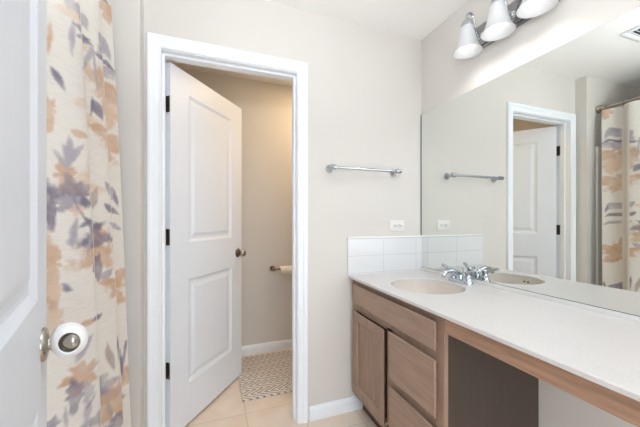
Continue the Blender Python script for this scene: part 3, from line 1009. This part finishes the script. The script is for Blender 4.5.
lathe_ap = obj('aerator', lathe(bmesh.new(), [(0.009, 0.044), (0.0095, 0.036), (0.008, 0.034), (0, 0.034)], (-0.119, 0, 0), (0, 0, 1), 20), M['chrome_dark'], fau, 40)
for s in (1, -1):
    bm = bmesh.new()
    y = s * 0.051
    lathe(bm, [(0.0225, 0.018), (0.0215, 0.028), (0.017, 0.036), (0.0135, 0.046), (0.016, 0.054), (0.017, 0.060), (0.013, 0.067), (0.005, 0.070), (0, 0.070)], (0, y, 0), (0, 0, 1), 28)
    dx, dy = (-0.30, 0.95) if s > 0 else (-0.55, -0.84)
    dx, dy = (-0.35, s * 0.93)
    tube(bm, spline([(0, y, 0.058), (dx * 0.02, y + dy * 0.02, 0.063), (dx * 0.045, y + dy * 0.045, 0.074), (dx * 0.068, y + dy * 0.068, 0.082)], 6),
         [0.0125] * 6 + [0.0115] * 6 + [0.0105] * 6 + [0.008], 16, 0.75)
    obj('handle', bm, M['chrome'], fau, 50)
bm = bmesh.new()
tube(bm, [(0.020, 0, 0.015), (0.020, 0, 0.072)], 0.0025, 10)
lathe(bm, [(0.0025, 0.070), (0.006, 0.074), (0.006, 0.080), (0.003, 0.084), (0, 0.084)], (0.020, 0, 0), (0, 0, 1), 16)
obj('lift_rod', bm, M['chrome'], fau, 50)

# ------------------------------------------------------------------ on the back wall
tb = empty('towel_bar', (0.907, D, 1.507), 0, label='chrome towel bar on the cream wall between door and mirror', cat='towel bar')
bx0, bx1 = -0.229, 0.229
obj('bar', lathe(bmesh.new(), [(0.0085, bx0 - 0.012), (0.0085, bx1 + 0.012)], (0, -0.062, 0.002), (1, 0, 0), 20), M['chrome'], tb, 40)
for x in (bx0, bx1):
    bm = bmesh.new()
    lathe(bm, [(0.024, 0.0005), (0.024, 0.006), (0.021, 0.012), (0.014, 0.020), (0.0105, 0.030), (0.011, 0.045), (0.014, 0.052)], (x, 0, 0), (0, -1, 0.03), 28)
    lathe(bm, [(0.010, -0.020), (0.0155, -0.017), (0.0165, 0), (0.0155, 0.017), (0.010, 0.020)], (x, -0.062, 0.002), (1, 0, 0), 24)
    obj('post', bm, M['chrome'], tb, 40)

out = empty('wall_outlet', (1.166, D, 1.156), 0, label='white duplex outlet mounted sideways above the tile backsplash', cat='outlet')
obj('outlet_plate', B(-0.058, 0.058, -0.006, -0.0005, -0.036, 0.036, 0.0025, 3), M['outlet'], out, 40)
for x in (-0.0195, 0.0195):
    bm = bmesh.new()
    lathe(bm, [(0.0165, 0.0), (0.0165, 0.0085), (0.0155, 0.009), (0, 0.009)], (x, 0, 0), (0, -1, 0), 28)
    sk = obj('socket', bm, M['outlet'], out, 40)
    bm = bmesh.new()
    box(bm, x - 0.0066, x + 0.0024, -0.0096, -0.0086, 0.0048, 0.0076)
    box(bm, x - 0.0058, x + 0.0024, -0.0096, -0.0086, -0.0076, -0.0048)
    lathe(bm, [(0.0030, 0.0086), (0.0030, 0.0096)], (x + 0.0085, 0, 0), (0, -1, 0), 12)
    obj('slots', bm, M['slot'], sk)
obj('plate_screw', lathe(bmesh.new(), [(0.0033, 0.006), (0.0028, 0.0072), (0, 0.0074)], (0, 0, 0), (0, -1, 0), 12), M['nickel'], out)

# ------------------------------------------------------------------ vanity light
LX = 1.248
LYS = (1.172, 0.998, 0.823)
vl = empty('vanity_light', (W, 0.998, 2.178), 0, label='three-shade chrome vanity light above the mirror with frosted bell shades', cat='light fixture')
bm = bmesh.new()
box(bm, -0.012, -0.0005, -0.218, 0.218, -0.066, 0.066, 0.004)
box(bm, -0.028, -0.010, -0.206, 0.206, -0.052, 0.052, 0.010, 3)
obj('back_plate', bm, M['chrome_dark'], vl, 40)
for ly in LYS:
    y = ly - 0.998
    x = LX - W
    bm = bmesh.new()
    tube(bm, spline([(-0.022, y, -0.006), (-0.050, y, -0.004), (-0.066, y, 0.030), (-0.078, y, 0.082), (-0.100, y, 0.098), (x, y, 0.084), (x, y, 0.050)], 8), 0.0062, 14)
    lathe(bm, [(0.020, 0.026), (0.019, 0.032), (0.011, 0.038), (0.008, 0.040)], (0, y, -0.006), (-1, 0, 0), 24)
    obj('arm', bm, M['chrome'], vl, 60)
    obj('socket_cup', lathe(bmesh.new(), [(0.008, 0.062), (0.016, 0.058), (0.025, 0.048), (0.030, 0.032), (0.031, 0.004), (0.029, 0.0)], (x, y, 0), (0, 0, 1), 30), M['chrome'], vl, 40)
    zr = 2.068 - 2.178
    pr = [(0.030, 0.132), (0.032, 0.118), (0.036, 0.098), (0.041, 0.076), (0.0465, 0.052), (0.054, 0.028), (0.063, 0.010), (0.0695, 0.001), (0.0705, 0.0)]
    shell = pr + [(r - 0.0035, z + 0.001) for r, z in reversed(pr)]
    obj('bell_shade', open_lathe(bmesh.new(), [(r, z + zr) for r, z in shell], (x, y, 0), (0, 0, 1), 48), M['shade'], vl, 60)
    obj('bulb', lathe(bmesh.new(), [(0.013, 0.118), (0.014, 0.100), (0.022, 0.082), (0.029, 0.062), (0.030, 0.050), (0.026, 0.036), (0.016, 0.026), (0, 0.022)], (x, y, zr), (0, 0, 1), 28), M['bulb'], vl, 60)
    lamp('bulb_light', 'SPOT', (LX, ly, 2.066), 1.5, (0.98, 0.985, 1.0), (0, 0, 0), spot_size=math.radians(156), spot_blend=1.0, shadow_soft_size=0.05)

# ------------------------------------------------------------------ ceiling vent (seen in the mirror)
vent = empty('ceiling_vent', (0.035, 1.028, CEIL), 0, label='white louvred ceiling vent reflected in the mirror', cat='vent')
bm = bmesh.new()
for a in ((-0.125, 0.125, 0.095, 0.125), (-0.125, 0.125, -0.125, -0.095), (-0.125, -0.095, -0.095, 0.095), (0.095, 0.125, -0.095, 0.095)):
    box(bm, a[0], a[1], a[2], a[3], -0.012, -0.0005, 0.003)
obj('vent_frame', bm, M['trim'], vent, 40)
obj('vent_duct', B(-0.095, 0.095, -0.095, 0.095, -0.0022, -0.0005), M['slot'], vent)
for i in range(9):
    bm = B(-0.094, 0.094, -0.0085, 0.0085, -0.0009, 0.0009)
    bmesh.ops.rotate(bm, verts=bm.verts, matrix=Matrix.Rotation(math.radians(35), 3, 'X'))
    bmesh.ops.translate(bm, verts=bm.verts, vec=(0, -0.084 + i * 0.021, -0.0078))
    obj('louvre', bm, M['trim'], vent)

# ------------------------------------------------------------------ toilet room
rug = tag(obj('bath_rug', B(0.0, 0.80, 0.0, 0.62, 0.0008, 0.014, 0.006, 3), M['rug'], loc=(0.193, 1.985, 0), rotz=0.0), label='cream and taupe woven chevron rug on the tile floor of the toilet room', cat='rug')

tp = empty('toilet_paper_holder', (0.634, Y2, 0.752), 0, label='nickel toilet paper holder on the far wall past the open door', cat='paper holder')
for x in (-0.110, 0.110):
    bm = bmesh.new()
    lathe(bm, [(0.024, 0.0005), (0.024, 0.006), (0.019, 0.012), (0.0115, 0.020), (0.0105, 0.052), (0.013, 0.060), (0.0155, 0.070), (0.012, 0.080), (0, 0.083)], (x, 0, 0), (0, -1, 0), 24)
    obj('post', bm, M['bronze'], tp, 50)
obj('roller', lathe(bmesh.new(), [(0.0085, -0.104), (0.0085, 0.104)], (0, -0.068, 0), (1, 0, 0), 18), M['bronze'], tp, 40)
tr = empty('toilet_paper_roll', (0.634, Y2 - 0.068, 0.752), 0, label='white toilet paper roll on the holder past the open door', cat='toilet paper')
obj('paper', open_lathe(bmesh.new(), [(0.037, -0.057), (0.037, 0.057), (0.019, 0.057), (0.019, -0.057)], (0, 0, -0.010), (1, 0, 0), 40), M['paper'], tr, 40)
